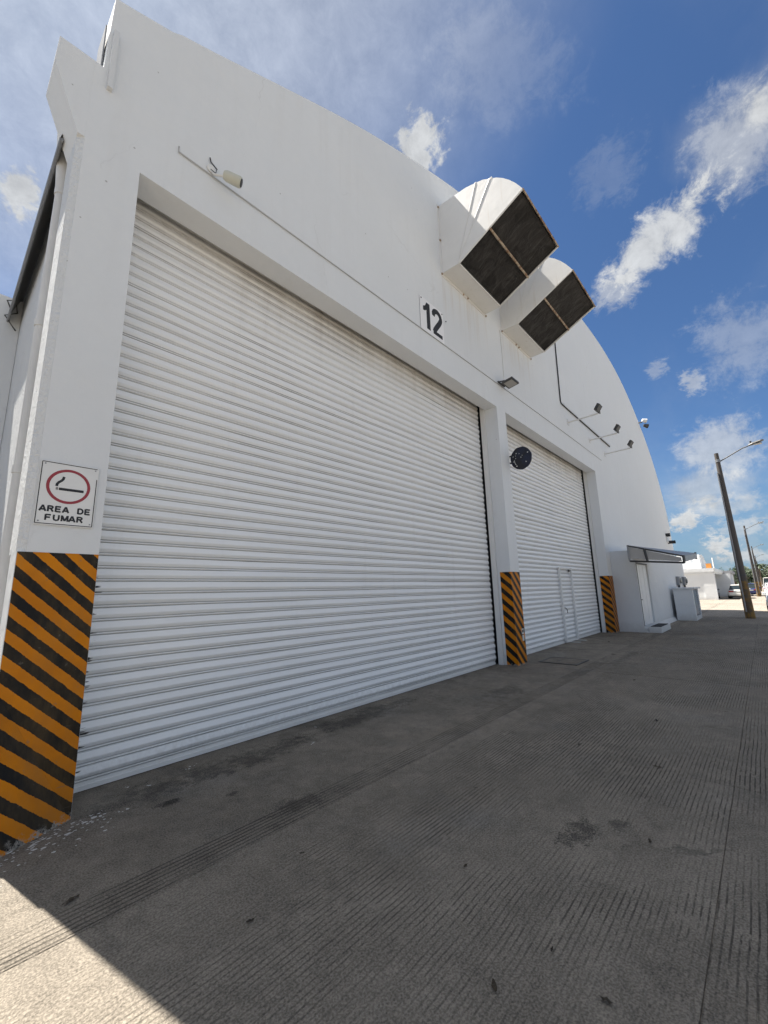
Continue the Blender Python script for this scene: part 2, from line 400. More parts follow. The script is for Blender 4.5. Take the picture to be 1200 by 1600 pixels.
# ------------------------------------------------------------------ ground and slabs
g = MB().add([(-900, -900, -.06), (2500, -900, -.06), (2500, 900, -.06), (-900, 900, -.06)], [(0, 1, 2, 3)]).build('ground', M['earth']); tag(g, kind='structure')
pv = MB().box(-13, 26.25, -11.2, 4.9, -.05, -.010).build('pavement', M['dirt']); tag(pv, kind='structure')
XS = [.20+4.35*i for i in range(-3, 7)]
YS = [-11.0, -7.1, -3.3, .42, 2.735, 4.9]
def slab(x0, x1, y0, y1, m, parent, jit=.004):
    q = .001; rx = lambda: random.uniform(-jit, jit)
    b = MB(); n = 1
    x0 += q; x1 -= q; y0 += q; y1 -= q; c = .0025; zt = random.uniform(-.0015, .0015)
    ring = lambda k, z: [(x0+k, y0+k, z), (x1-k, y0+k, z), (x1-k, y1-k, z), (x0+k, y1-k, z)]
    b.loft([ring(0, -.012), ring(0, zt-c), ring(c, zt)], smooth=False)
    return b.build('concrete_slab', m, parent)
for i in range(len(XS)-1):
    for j in range(len(YS)-1):
        slab(XS[i], XS[i+1], YS[j], YS[j+1], M['conc'], pv)
rd = MB().box(26.3, 330, -12, 7.4, -.05, -.012).build('road', M['dirt']); tag(rd, kind='structure')
for i in range(9):
    for (a, b) in ((-11, -5), (-5, .42), (.42, 4.0), (4.0, 7.3)):
        slab(26.32+4.4*i, 26.32+4.4*(i+1), a, b, M['road'], rd)
MB().box(26.32+39.6+.01, 330, -11, 7.3, -.045, -.002).build('road_surface', M['road'], rd)

# ------------------------------------------------------------------ warehouse
wh = thing('warehouse', (.42, FY, 0), 'large white arched warehouse with two roller shutters and striped pillars', 'warehouse')
arch_pts = [(.42, 6.78), (.545, 6.78), (.57, 7.74), (.72, 7.80), (1.12, 7.98), (1.63, 8.28), (2.15, 8.57), (3.01, 9.06), (4.11, 9.66), (5.37, 10.24), (6.78, 10.83), (8.0, 11.28), (9.5, 11.7), (11, 12.05), (13, 12.4), (15, 12.63), (17, 12.78), (19, 12.86), (20.5, 12.84),
            (22.68, 12.6), (24.5, 12.15), (26.16, 11.5), (27.6, 10.8), (28.8, 10.1), (30.1, 9.1), (31.2, 7.95), (31.8, 7.1), (32.25, 6.2), (32.55, 5.2), (32.75, 4.2), (32.85, 0)]
def arch(x):
    for (a, za), (b, zb) in zip(arch_pts, arch_pts[1:]):
        if a <= x <= b: return za+(zb-za)*(x-a)/(b-a)
    return 0
def smooth_arch(x):
    if x < 1.2 or x > 31.9: return arch(x)
    return sum(arch(x+d) for d in (-.6, -.3, 0, .3, .6))/5 if x > 1.2 else arch(x)
OP = [(.94, 8.6), (9.05, 16.41)]; OZ = 5.86; TH = .31; SZ = 1.97
def facade():
    b = MB()
    xs = sorted(set([.42, .475]+[e for o in OP for e in o]+[p[0] for p in arch_pts]+[.42+i*.4 for i in range(80)])); xs = [x for x in xs if .42 <= x <= 32.85]
    xs = [x for i, x in enumerate(xs) if i == 0 or x-xs[i-1] > .02 or any(abs(x-e) < 1e-6 for o in OP for e in o)]
    inop = lambda x: any(a < x < c for a, c in OP)
    idx = {}
    def V(x, y, z):
        k = (round(x, 4), round(y, 4), round(z, 4))
        if k not in idx: idx[k] = len(b.v); b.v.append(k)
        return idx[k]
    def F(*a): b.f.append(list(a)); b.sm.append(False)
    y0, y1 = FY, FY+TH
    for x0, x1 in zip(xs, xs[1:]):
        o = inop((x0+x1)/2)
        za, zb = smooth_arch(x0), smooth_arch(x1)
        if x1 > 32.7: za, zb = smooth_arch(x0), .01
        if x1 < .48:
            for y in (y0, y1): F(V(x0, y, 0), V(x1, y, 0), V(x1, y, SZ), V(x0, y, SZ))
            continue
        for y in (y0, y1):
            if not o: F(V(x0, y, 0), V(x1, y, 0), V(x1, y, min(OZ, zb)), V(x0, y, min(OZ, za)))
            if za > OZ and zb > OZ: F(V(x0, y, OZ), V(x1, y, OZ), V(x1, y, zb), V(x0, y, za))
        F(V(x0, y0, za), V(x1, y0, zb), V(x1, y1, zb), V(x0, y1, za))
        if o: F(V(x0, y0, OZ), V(x1, y0, OZ), V(x1, y1, OZ), V(x0, y1, OZ))
    for a, c in OP:
        for x in (a, c): F(V(x, y0, 0), V(x, y0, OZ), V(x, y1, OZ), V(x, y1, 0))
    F(V(.42, y0, 0), V(.42, y0, SZ), V(.42, y1, SZ), V(.42, y1, 0)); F(V(.475, y0, SZ), V(.475, y0, 6.78), V(.475, y1, 6.78), V(.475, y1, SZ))
    F(V(.42, y0, SZ), V(.475, y0, SZ), V(.475, y1, SZ), V(.42, y1, SZ))
    return b
facade().build('facade', M['plaster'], wh)
MB().prism([(.4745, FY), (.42, FY+.055), (.42, FY+.42), (.4745, FY+.42)], 'z', SZ+.001, 5.859).build('pillar_corner', M['rough'], wh)
MB().add([(.935, FY-.004, 0), (.417, FY-.004, 0), (.417, 3.80, 0), (.417, FY-.005, 1.0)], [(0, 2, 3), (1, 3, 2), (0, 3, 1)]).build('pillar_foot', M['stripe1'], wh)
# corner gutter end at the left (slab end that sticks out past the pillar)
MB().prism([(.4745, 5.86), (.4745, 6.78), (.20, 6.755), (.19, 6.47), (.42, 5.86)], 'y', FY, FY+.42).build('gutter_end', M['plaster'], wh)
MB().box(.575, .9, FY+TH+.002, FY+.95, 6.6, 7.75).build('parapet_return', M['galv'], wh)
MB().box(.53, .543, FY+.10, FY+.40, 6.80, 7.45).build('flashing', M['galv'], wh)
MB().box(.585, .63, FY-.05, FY-.001, 6.55, 7.28).build('flashing', M['plaster2'], wh)
# side walls, back wall and barrel roof
MB().box(.50, .72, FY+TH, 44, 0, 6.5).build('side_wall', M['rough'], wh)
MB().box(32.4, 32.6, FY+TH, 44, 0, 4.0).build('side_wall', M['rough'], wh)
MB().box(.72, 32.4, 43.7, 43.9, 0, 6).build('back_wall', M['plaster2'], wh)
prof = [(.335, 6.02), (.40, 6.28), (.52, 6.62), (.8, 7.05), (1.3, 7.5)]+[(x*.5, smooth_arch(x*.5)-.55) for x in range(4, 62)]+[(31.2, 7.0), (31.9, 5.6), (32.4, 4.1)]
rb = MB(); n = len(prof)
for dz_, sgn in ((0, 1), (-.03, -1)):
    rb.add([(x, y, z+dz_) for x, z in prof for y in (FY+TH+.005, 44)], [(2*i, 2*i+1, 2*i+3, 2*i+2) for i in range(n-1)], True)
rb.add([(prof[0][0], y, prof[0][1]+d) for d in (0, -.03) for y in (FY+TH+.005, 44)], [(0, 1, 3, 2)])
rb.build('barrel_roof', M['galv'], wh, fix=False)
# corrugation trim rod under the eave
MB().tube([(.345, FY+TH+.01, 6.0), (.345, 44, 6.0)], .018, 6).build('eave_trim', M['galv'], wh)
# lintel drip lines
# striped paint shells at the pillar feet
SH = .003
def stripe_shell(x0, x1, jamb, m):
    b = MB(); y = FY-SH
    b.add([(x0-(SH if jamb else 0), y, .0), (x1, y, 0), (x1, y, SZ), (x0-(SH if jamb else 0), y, SZ)], [(0, 1, 2, 3)])
    if jamb: b.add([(x0-SH, FY-SH, 0), (x0-SH, jamb, 0), (x0-SH, jamb, SZ), (x0-SH, FY-SH, SZ)], [(0, 3, 2, 1)])
    return b.build('striped_paint', m, wh, fix=False)
stripe_shell(.424, .938, None, M['stripe1'])
stripe_shell(8.6, 9.05, 4.33, M['stripe2'])
stripe_shell(16.41, 16.92, 4.38, M['stripe2'])

# roller shutters made of single slats
def slat_mesh(x0, x1, pitch, seed):
    p = [(0.00, .015), (.04, .015), (.065, .000), (.105, -.003), (.15, .000), (.175, .015), (.225, .015), (.25, .000), (.44, -.012), (.52, -.0135), (.94, .003), (.97, .015), (1.0, .015)]
    b = MB(); vs = []; n = len(p); NX = 14; rnd = random.Random(seed)
    wv = [rnd.gauss(0, .0036) for _ in range(NX+1)]; wz = [rnd.gauss(0, .0018) for _ in range(NX+1)]
    wv[0] = wv[-1] = 0
    if seed % 3 == 1: wv[rnd.randrange(3, 11)] += .010        # a dent
    for k in range(NX+1):
        x = x0+(x1-x0)*k/NX
        vs += [(x, yy+wv[k], zz*pitch+wz[k]) for zz, yy in p]
    b.add(vs, [(k*n+i, k*n+i+1, (k+1)*n+i+1, (k+1)*n+i) for k in range(NX) for i in range(n-1)])
    b.add([(x, .028, z) for x in (x0, x1) for z in (0, pitch)], [(0, 1, 3, 2)])
    for k in (0, NX):
        b.add(vs[k*n:(k+1)*n]+[(x0+(x1-x0)*k/NX, .028, pitch), (x0+(x1-x0)*k/NX, .028, 0)], [tuple(range(n+2))])
    return b
PITCH = .121
def shutter(x0, x1, y):
    s = thing('roller_shutter', (x0, y, 0), None, None); s.parent = wh; s.location = Vector((x0, y, 0))-Vector(wh.location)
    protos_ = []
    nsl = 52
    for i in range(nsl):
        if i < 5:
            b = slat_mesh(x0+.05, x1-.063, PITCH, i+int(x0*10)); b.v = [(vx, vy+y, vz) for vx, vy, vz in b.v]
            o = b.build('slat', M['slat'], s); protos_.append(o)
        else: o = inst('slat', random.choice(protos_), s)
        o.location = (random.uniform(-.006, .006), random.uniform(-.003, .003), .075+i*PITCH)
        o.rotation_euler = (random.uniform(-.02, .02), random.uniform(-.0006, .0006), 0)
    MB().box(x0+.045, x1-.095, y-.012, y+.03, .008, .045).box(x0+.045, x1-.095, y+.0, y+.022, .045, .075).build('bottom_bar', M['rail'], s)
    MB().box(x0-.1, x0+.03, FY+TH+.003, y-.06, 0, OZ+.55).build('guide_rail', M['rail'], s)
    MB().box(x1-.055, x1+.1, FY+TH+.003, y-.06, 0, OZ+.55).build('guide_rail', M['rail'], s)
    MB().box(x0-.3, x1+.3, y+.03, y+.06, 0, OZ+.75).box(x0-.3, x1+.3, FY+TH+.004, y+.03, OZ+.65, OZ+.75).box(x0-.3, x0-.27, FY+TH+.004, y+.03, 0, OZ+.65).box(x1+.27, x1+.3, FY+TH+.004, y+.03, 0, OZ+.65).build('housing', M['black'], s)
    return s
s1 = shutter(.94, 8.6, 4.56)
s2 = shutter(9.05, 16.41, 4.56)
wd = thing('wicket_door', (12.75, 4.53, 0), None, None); wd.parent = wh; wd.location = Vector((12.75, 4.53, 0))-Vector(wh.location)
for xx in (12.72, 13.74): MB().box(xx, xx+.06, 4.475, 4.52, .05, 2.2).build('frame_post', M['white'], wd, .004)
MB().box(12.78, 13.74, 4.475, 4.52, 2.15, 2.2).build('top_rail', M['rail'], wd)
MB().box(12.77, 13.74, 4.49, 4.53, .02, .075).build('sill', M['rail'], wd)
MB().tube([(12.86, 4.5, 1.0), (12.86, 4.46, 1.0), (12.98, 4.46, .94), (12.98, 4.46, .85)], .012, 6).build('handle', M['darkmetal'], wd)
MB().box(13.58, 13.70, 4.50, 4.525, 2.08, 2.15).build('latch', M['darkmetal'], wd)
for xx in (13.0, 13.55): MB().tube([(xx, 4.52, .02), (xx+.05, 4.2, .02)], .012, 5).build('drop_bolt', M['rail'], wd)

# annex with the side door
AX, AY = 16.93, 3.30
ann = thing('entrance_annex', (AX, AY, 0), 'low white entrance block built against the warehouse front right of the second shutter', 'annex')
DX0, DX1 = 17.0, 18.95
MB().box(AX, DX0, AY, FY-.003, 0, 2.86).box(DX1, 28.9, AY, FY-.003, 0, 2.86).box(DX0, DX1, AY, FY-.003, 2.42, 2.86).box(DX0, DX1, AY+.25, FY-.003, 0, 2.42).box(DX0, DX1, AY, AY+.25, 0, .20).build('wall', M['plaster'], ann)
MB().prism([(AY-.002, 0), (AY-.13, 0), (AY-.002, .16)], 'x', AX, 28.9).build('skirting', M['plaster'], ann)
dr = MB().box(DX0+.05, DX1-.003, AY+.06, AY+.10, .205, 2.37).build('door', M['alu'], ann)
for i in range(3):
    xa = DX0+.07+i*.62; MB().box(xa, xa+.57, AY+.045, AY+.06, .25, 2.33).build('door_panel', M['alu'], dr, .006)
MB().box(DX0, DX0+.05, AY-.01, AY+.12, .2, 2.42).box(DX0+.05, DX1-.05, AY-.01, AY+.12, 2.37, 2.42).build('door_frame', M['darkmetal'], ann)
MB().tube([(DX0+.16, AY+.03, 1.1), (DX0+.16, AY, 1.1), (DX0+.28, AY, 1.1)], .014, 6).build('handle', M['darkmetal'], dr)
st = MB().box(16.95, 18.75, 2.80, AY-.135, 0, .18).build('doorstep', M['plaster']); tag(st, 'white painted concrete step with dark top under the aluminium side door', 'step')
dm = MB().box(17.15, 18.6, 2.84, AY-.16, .183, .198).build('doormat', M['mat']); tag(dm, 'dark mat lying on the white doorstep', 'doormat')

# awning over the door
aw = thing('awning', (16.0, AY, 2.5), 'grey framed wedge awning with sloping sheet roof above the side door', 'awning')
AL, AR, YF = 16.0, 19.3, 1.77
zb = lambda x: 2.97; zf = lambda x: 2.50+(x-AL)*.075
MB().hexa([(AL, AY, 2.93), (AR, AY, 2.97), (AR, YF, zf(AR)-.04), (AL, YF, zf(AL)-.04), (AL, AY, 2.97), (AR, AY, 3.01), (AR, YF, zf(AR)), (AL, YF, zf(AL))]).build('roof_sheet', M['galv'], aw)
MB().add([(AL+.02, AY-.05, 2.50), (AL+.02, YF+.06, 2.32), (AL+.02, YF+.06, zf(AL)-.06), (AL+.02, AY-.05, 2.90)], [(0, 1, 2, 3)]).add([(AL+.04, AY-.05, 2.50), (AL+.04, YF+.06, 2.32), (AL+.04, YF+.06, zf(AL)-.06), (AL+.04, AY-.05, 2.90)], [(3, 2, 1, 0)]).build('side_panel', M['panel'], aw)
bar = lambda a, b, wdt=.03: MB().tube([a, b], wdt, 4, False)
bar((AL, AY-.03, 2.42), (AL, YF, 2.27)).build('lower_bar', M['darkmetal'], aw)
bar((AL, AY-.03, 2.44), (AL, AY-.03, 2.95)).build('wall_bar', M['steel'], aw)
bar((AL, AY-.01, 2.945), (AL, YF, zf(AL)-.025), .028).build('upper_bar', M['darkmetal'], aw)
bar((AL-.01, 2.75, 2.38), (AL-.01, 2.80, 2.80), .035).build('strut', M['darkmetal'], aw)
bar((AL, YF, 2.25), (AL, YF, zf(AL)), .035).build('front_post', M['darkmetal'], aw)
MB().hexa([(AL, YF-.05, zf(AL)-.20), (AR, YF-.05, zf(AR)-.20), (AR, YF, zf(AR)-.20), (AL, YF, zf(AL)-.20), (AL, YF-.05, zf(AL)-.02), (AR, YF-.05, zf(AR)-.02), (AR, YF, zf(AR)-.02), (AL, YF, zf(AL)-.02)]).build('front_gutter', M['steel'], aw)
bar((AR, YF-.02, zf(AR)-.24), (AR, YF-.02, zf(AR)+.02), .035).build('front_post', M['darkmetal'], aw)

# utility cabinet and meters
cb = thing('utility_cabinet', (23.2, 2.42, 0), 'white masonry utility cabinet with dark louvred door beside the annex', 'cabinet')
CX0, CX1, CY = 23.2, 25.4, 2.45
MB().box(CX0, CX0+.3, CY, AY-.14, 0, 1.38).box(CX1-.3, CX1, CY, AY-.14, 0, 1.38).box(CX0+.3, CX1-.3, CY+.15, AY-.14, 0, 1.38).box(CX0+.3, CX1-.3, CY, CY+.15, 0, .16).build('wall', M['plaster'], cb)
MB().box(CX0-.05, CX1+.12, CY-.09, AY-.14, 1.383, 1.45).build('top_slab', M['plaster2'], cb)
ld = MB().box(CX0+.32, CX1-.32, CY+.05, CY+.09, .17, 1.36).build('louvred_door', M['louvre'], cb)
for i in range(11): MB().hexa([(CX0+.4, CY+.048, .24+i*.1), (CX1-.4, CY+.048, .24+i*.1), (CX1-.4, CY+.02, .24+i*.1), (CX0+.4, CY+.02, .24+i*.1), (CX0+.4, CY+.048, .31+i*.1), (CX1-.4, CY+.048, .31+i*.1), (CX1-.4, CY+.044, .31+i*.1), (CX0+.4, CY+.044, .31+i*.1)]).build('louvre_blade', M['louvre'], ld)
for i, (xx, lab) in enumerate(((25.9, 'grey electricity meter box left one of two above the white utility cabinet'), (28.0, 'grey electricity meter box nearest the annex corner above the utility cabinet'))):
    em = thing('electricity_meter', (xx, AY, 1.4), lab, 'meter')
    MB().box(xx-.28, xx+.28, AY-.14, AY, 1.55, 2.0).build('box', M['steel'], em, .02)
    MB().cyl((xx, AY-.17, 1.78), (0, 1, 0), .13, .08, 16).build('dial_glass', M['lens'], em)
    MB().tube([(xx-.12, AY-.06, 1.55), (xx-.12, AY-.06, 1.1)], .03, 6).tube([(xx+.12, AY-.06, 1.55), (xx+.12, AY-.06, 1.15)], .03, 6).build('conduit', M['darkmetal'], em)

# ------------------------------------------------------------------ ventilation hoods
def hood(x0, x1, label):
    h = thing('ventilation_hood', (x0, FY, 8.18), label, 'vent hood', 'ventilation hoods on the warehouse front')
    zb_, yl = 8.2, 3.66
    arc = [(FY, 9.90), (3.60, 9.86), (3.40, 9.845), (3.16, 9.78), (2.99, 9.72), (2.85, 9.63), (2.71, 9.54), (2.59, 9.43), (2.47, 9.29), (2.36, 9.13), (2.28, 8.99), (2.235, 8.90)]
    sidepoly = [(FY, zb_), (yl, zb_)]+arc[::-1]
    tk = .012
    for xa, nm in ((x0, 'side_panel'), (x1-tk, 'side_panel')):
        b = MB(); b.prism(sidepoly, 'x', xa, xa+tk); b.build(nm, M['hood'], h)
    vs = []; b = MB()
    for off in (0, -.012): vs.append([(x, y+off*.6, z+off) for y, z in arc for x in (x0+tk+.001, x1-tk-.001)])
    n = len(arc)
    for q in vs: b.add(q, [(2*i, 2*i+1, 2*i+3, 2*i+2) for i in range(n-1)], True)
    b.add([vs[0][-2], vs[0][-1], vs[1][-1], vs[1][-2]], [(0, 1, 2, 3)])
    b.build('curved_top', M['hood'], h, fix=False)
    MB().box(x0+tk+.001, x1-tk-.001, yl, FY, zb_, zb_+.012).build('bottom_panel', M['hood'], h)
    # rolled seams over the curved top and down the sides
    for k in (3, 5):
        y, z = arc[k]
        wq = .02 if k == 3 else .05; b = MB().box(x0-.004, x1+.004, y-wq, y+wq, z-.03, z+.014); b.build('seam', M['hood'], h, .004)
        for xa in (x0-.006, x1):
            MB().tube([(xa+.003, y, z), (xa+.003, yl+.02, zb_+.02)], .006, 5).build('seam', M['hood'], h)
    # mouth mesh, its frame and the crossbar
    A = Vector((0, yl, zb_)); B = Vector((0, arc[-1][0], arc[-1][1])); d = (B-A).normalized(); nrm = Vector((0, -d.z, d.y))
    if nrm.z > 0: nrm = -nrm
    A2 = A+d*.03-nrm*.03; B2 = B-d*.03-nrm*.03
    mm = MB(); NX, NY = 14, 10; gv = []
    for j in range(NY+1):
        for i in range(NX+1):
            p = A2.lerp(B2, j/NY); bul = math.sin(math.pi*i/NX)*math.sin(math.pi*j/NY)*.02+random.uniform(-.004, .004)
            gv.append((x0+.02+(x1-x0-.04)*i/NX, p.y-nrm.y*bul, p.z-nrm.z*bul))
    mm.add(gv, [(j*(NX+1)+i, j*(NX+1)+i+1, (j+1)*(NX+1)+i+1, (j+1)*(NX+1)+i) for j in range(NY) for i in range(NX)], True)
    mm.build('mesh_screen', M['mouth'], h, fix=False)
    def strip(p, q, wdt, nm, m):
        MB().tube([p, q], wdt, 4, False).build(nm, m, h)
    strip((x0+.012, A.y, A.z), (x0+.012, B.y, B.z), .018, 'mouth_frame', M['hood']); strip((x1-.012, A.y, A.z), (x1-.012, B.y, B.z), .018, 'mouth_frame', M['hood'])
    strip((x0, B.y, B.z), (x1, B.y, B.z), .018, 'mouth_frame', M['rusty']); strip((x0, A.y, A.z), (x1, A.y, A.z), .014, 'mouth_frame', M['hood'])
    mid = A.lerp(B, .5)+nrm*.0
    strip((x0+.01, mid.y, mid.z), (x1-.01, mid.y, mid.z), .026, 'crossbar', M['rusty'])
    # flange on the wall with bolts
    MB().box(x0-.05, x0-.001, FY-.012, FY-.001, zb_-.06, 9.93).box(x1+.001, x1+.05, FY-.012, FY-.001, zb_-.06, 9.93).box(x0-.001, x1+.001, FY-.012, FY-.001, zb_-.06, zb_-.001).build('flange', M['hood'], h)
    for xx, zz_ in [(x0-.03, zb_-.03), (x0-.03, 9.0), (x0-.03, 9.85), (x0+(x1-x0)*.45, zb_-.035), (x1+.02, zb_-.035), (x0+(x1-x0)*.55, zb_-.035)]:
        MB().cyl((xx, FY-.022, zz_), (0, 1, 0), .022, .02, 8).build('bolt', M['rusty'], h)
    return h
hood(6.55, 8.38, 'white sheet metal ventilation hood nearest the black number, the larger looking of two')
hood(9.28, 11.05, 'white sheet metal ventilation hood on the right, beside the black conduit')

# ------------------------------------------------------------------ flat strokes, text
def stroke(b, pts, wdt, y, closed=False, tw=None):
    """ribbon of given width through 2-D points (x,z) at depth y, 2 mm thick"""
    P = [Vector((p[0], p[1])) for p in pts]; n = len(P); L = []; Rr = []
    for i in range(n):
        a = P[(i-1) % n] if closed or i > 0 else P[i]; c = P[(i+1) % n] if closed or i < n-1 else P[i]
        d = (c-a).normalized(); nn = Vector((-d.y, d.x)); ww = (tw[i] if tw else wdt)/2
        L.append(P[i]+nn*ww); Rr.append(P[i]-nn*ww)
    m = n if closed else n-1
    vs = [(p.x, y, p.y) for p in L]+[(p.x, y, p.y) for p in Rr]
    b.add(vs, [(i, (i+1) % n, n+(i+1) % n, n+i) for i in range(m)])
    return b
LET = {'A': [[(.02, 0), (.42, 1)], [(.82, 0), (.42, 1)], [(.18, .30), (.66, .30)]],
       'R': [[(.1, 0), (.1, 1)], [(.1, .92), (.5, .92), (.66, .86), (.7, .74), (.66, .6), (.5, .53), (.1, .53)], [(.44, .53), (.78, 0)]],
       'E': [[(.1, 0), (.1, 1)], [(.1, .92), (.76, .92)], [(.1, .51), (.7, .51)], [(.1, .08), (.78, .08)]],
       'D': [[(.1, 0), (.1, 1)], [(.1, .92), (.42, .92), (.62, .84), (.74, .66), (.76, .5), (.74, .34), (.62, .16), (.42, .08), (.1, .08)]],
       'F': [[(.1, 0), (.1, 1)], [(.1, .92), (.74, .92)], [(.1, .50), (.66, .50)]],
       'U': [[(.1, 1), (.1, .36), (.18, .15), (.42, .07), (.66, .15), (.74, .36), (.74, 1)]],
       'M': [[(.1, 0), (.1, 1)], [(.13, .95), (.48, .08)], [(.83, .95), (.48, .08)], [(.86, 0), (.86, 1)]]}
def letters(word, x, z, y, h, w_, parent, m):
    adv = w_*1.02; n = len(word); x0 = x-adv*n/2; b = MB()
    for i, ch in enumerate(word):
        for si, st_ in enumerate(LET.get(ch, [])):
            stroke(b, [(x0+i*adv+px*w_, z+pz*h) for px, pz in st_], h*.27, y-.0001*si)
    return b.build('lettering', m, parent, fix=False)

# number 12
ns = thing('number_sign', (6.07, FY, 6.47), 'white wall plate with black number 12 above the first shutter', 'sign')
MB().box(5.68, 6.46, FY-.016, FY-.009, 6.475, 7.19).build('plate', mat('bright_white_plate', color=(.87, .87, .88), rough=.4), ns)
MB().box(5.69, 6.45, FY-.009, FY-.001, 6.485, 7.18).build('shadow_gap', M['darkmetal'], ns)  # dark inset layer stands in for the shadow gap behind the plate
yy = FY-.0175
one = MB(); P1 = [(5.77, 7.00), (5.84, 7.04), (5.885, 7.13), (5.99, 7.13), (5.99, 6.56), (5.875, 6.56), (5.875, 6.96), (5.83, 6.925), (5.77, 6.91)]
one.add([(x, yy, z) for x, z in P1], [tuple(range(len(P1)))]); one.build('numeral', M['blackpaint'], ns, fix=False)
two = MB(); arc2 = [(6.11, 6.955)]
for k in range(0, 13):
    a = R(165-k*16.5); arc2.append((6.235+.125*math.cos(a), 6.985+.115*math.sin(a)))
arc2 += [(6.30, 6.86), (6.22, 6.76), (6.145, 6.66), (6.115, 6.60)]
stroke(two, arc2, .09, yy, tw=[.09]+[.108]*10+[.11]*7); two.box(6.085, 6.395, yy-.001, yy, 6.555, 6.635)
two.build('numeral', M['blackpaint'], ns, fix=False)
for xx, zz_ in ((5.72, 7.15), (6.42, 7.15), (6.56, 7.06)): MB().cyl((xx, FY-.018, zz_), (0, 1, 0), .014, .008, 8).build('screw', M['darkmetal'], ns)

# smoking area sign
ss_ = thing('smoking_area_sign', (.68, FY, 2.19), 'white AREA DE FUMAR sign with red ring and cigarette on left pillar', 'sign')
MB().box(.487, .873, FY-.014, FY-.007, 2.185, 2.70).build('plate', M['white'], ss_)
MB().box(.50, .86, FY-.007, FY-.001, 2.20, 2.685).build('shadow_gap', M['darkmetal'], ss_)  # dark layer imitating the shadow gap between sign and pillar
for xx, zz_ in ((.515, 2.675), (.848, 2.675), (.515, 2.213), (.848, 2.213)): MB().cyl((xx, FY-.0155, zz_), (0, 1, 0), .006, .003, 8).build('screw', M['steel'], ss_)
yy = FY-.0152
b = MB()
for a, c in (((.496, 2.195), (.496, 2.69)), ((.496, 2.69), (.862, 2.69)), ((.864, 2.60), (.864, 2.195)), ((.864, 2.195), (.496, 2.195))): stroke(b, [a, c], .006, yy)
b.build('border_line', M['blackpaint'], ss_, fix=False)
b = MB(); ctr = (.680, 2.508); stroke(b, [(ctr[0]+.135*math.cos(R(a)), ctr[1]+.132*math.sin(R(a))) for a in range(0, 360, 6)], .021, yy, True); b.build('red_ring', M['redpaint'], ss_, fix=False)
b = MB(); stroke(b, [(.617, 2.482), (.782, 2.482)], .021, yy); stroke(b, [(.609, 2.472), (.609, 2.493)], .005, yy); stroke(b, [(.601, 2.472), (.601, 2.493)], .005, yy)
stroke(b, [(.601, 2.502), (.603, 2.520), (.612, 2.535), (.628, 2.549), (.638, 2.563), (.643, 2.585)], .018, yy)
b.build('cigarette_symbol', M['blackpaint'], ss_, fix=False)
letters('AREA DE', .683, 2.292, yy, .047, .0475, ss_, M['blackpaint']); letters('FUMAR', .680, 2.222, yy, .047, .050, ss_, M['blackpaint'])

# round blade sign on the second pillar
ov = thing('blade_sign', (9.05, 3.8, 4.6), 'round dark navy blade sign with pale flecks on the middle pillar', 'sign')
cx_, cy_, cz_ = 9.075, 3.80, 4.62; ring = []
for k in range(40):
    a = 2*math.pi*k/40; rr = .262*(1+.012*math.sin(7*a)+.01*math.sin(11*a+1)); ring.append((cy_+rr*math.cos(a)*.98, cz_+rr*math.sin(a)*1.05))
MB().prism(ring, 'x', cx_-.012, cx_+.012).build('disc', mat('navy_sign_face', lambda t: (t.pos(), dict(color=t.mix((.006, .008, .014), (.010, .016, .045), t.noise(t.pv, 4, 3).ss(.4, .6)), rough=.35))[1]), ov)
b = MB(); random.seed(5)
for (a, r_, q) in ((.9, .17, .016), (1.25, .12, .012), (2.6, .2, .018), (3.9, .16, .016), (.1, .13, .012), (-.3, .19, .014), (.35, .2, .013), (-1.0, .21, .018), (2.1, .07, .01), (1.7, .02, .014), (.55, .15, .010), (-2.4, .17, .012)):
    y_, z_ = cy_+math.cos(a)*r_, cz_+math.sin(a)*r_
    b.add([(cx_-.0135, y_+q*math.cos(k), z_+q*.8*math.sin(k)) for k in (0, 1.1, 2.2, 3.3, 4.4, 5.4)], [tuple(range(6))])
vs_pts = [(cy_+.17, cz_-.02), (cy_+.165, cz_-.07), (cy_+.15, cz_-.12), (cy_+.13, cz_-.15)]
for p, q in zip(vs_pts, vs_pts[1:]): b.add([(cx_-.0135, p[0], p[1]), (cx_-.0135, q[0], q[1]), (cx_-.0135, q[0]-.012, q[1]), (cx_-.0135, p[0]-.012, p[1])], [(0, 1, 2, 3)])
b.build('worn_print', M['flake'], ov, fix=False)
for zz_ in (4.55, 4.72): MB().box(cx_-.02, cx_+.02, 4.02, FY-.001, zz_-.015, zz_+.015).build('bracket', M['black'], ov)

# little notice on the middle pillar's striped foot
nt_ = thing('paper_notice', (8.95, FY, .6), 'small pale paper notice stuck on the middle striped pillar', 'notice')
MB().box(8.90, 9.0, FY-.006, FY-.0035, .62, .74).build('sheet', M['flake'], nt_); MB().box(8.91, 9.0, FY-.006, FY-.0035, .48, .60).build('sheet', M['flake'], nt_)
MB().box(8.92, 8.98, FY-.0075, FY-.0062, .66, .71).build('dark_print', M['blackpaint'], nt_)

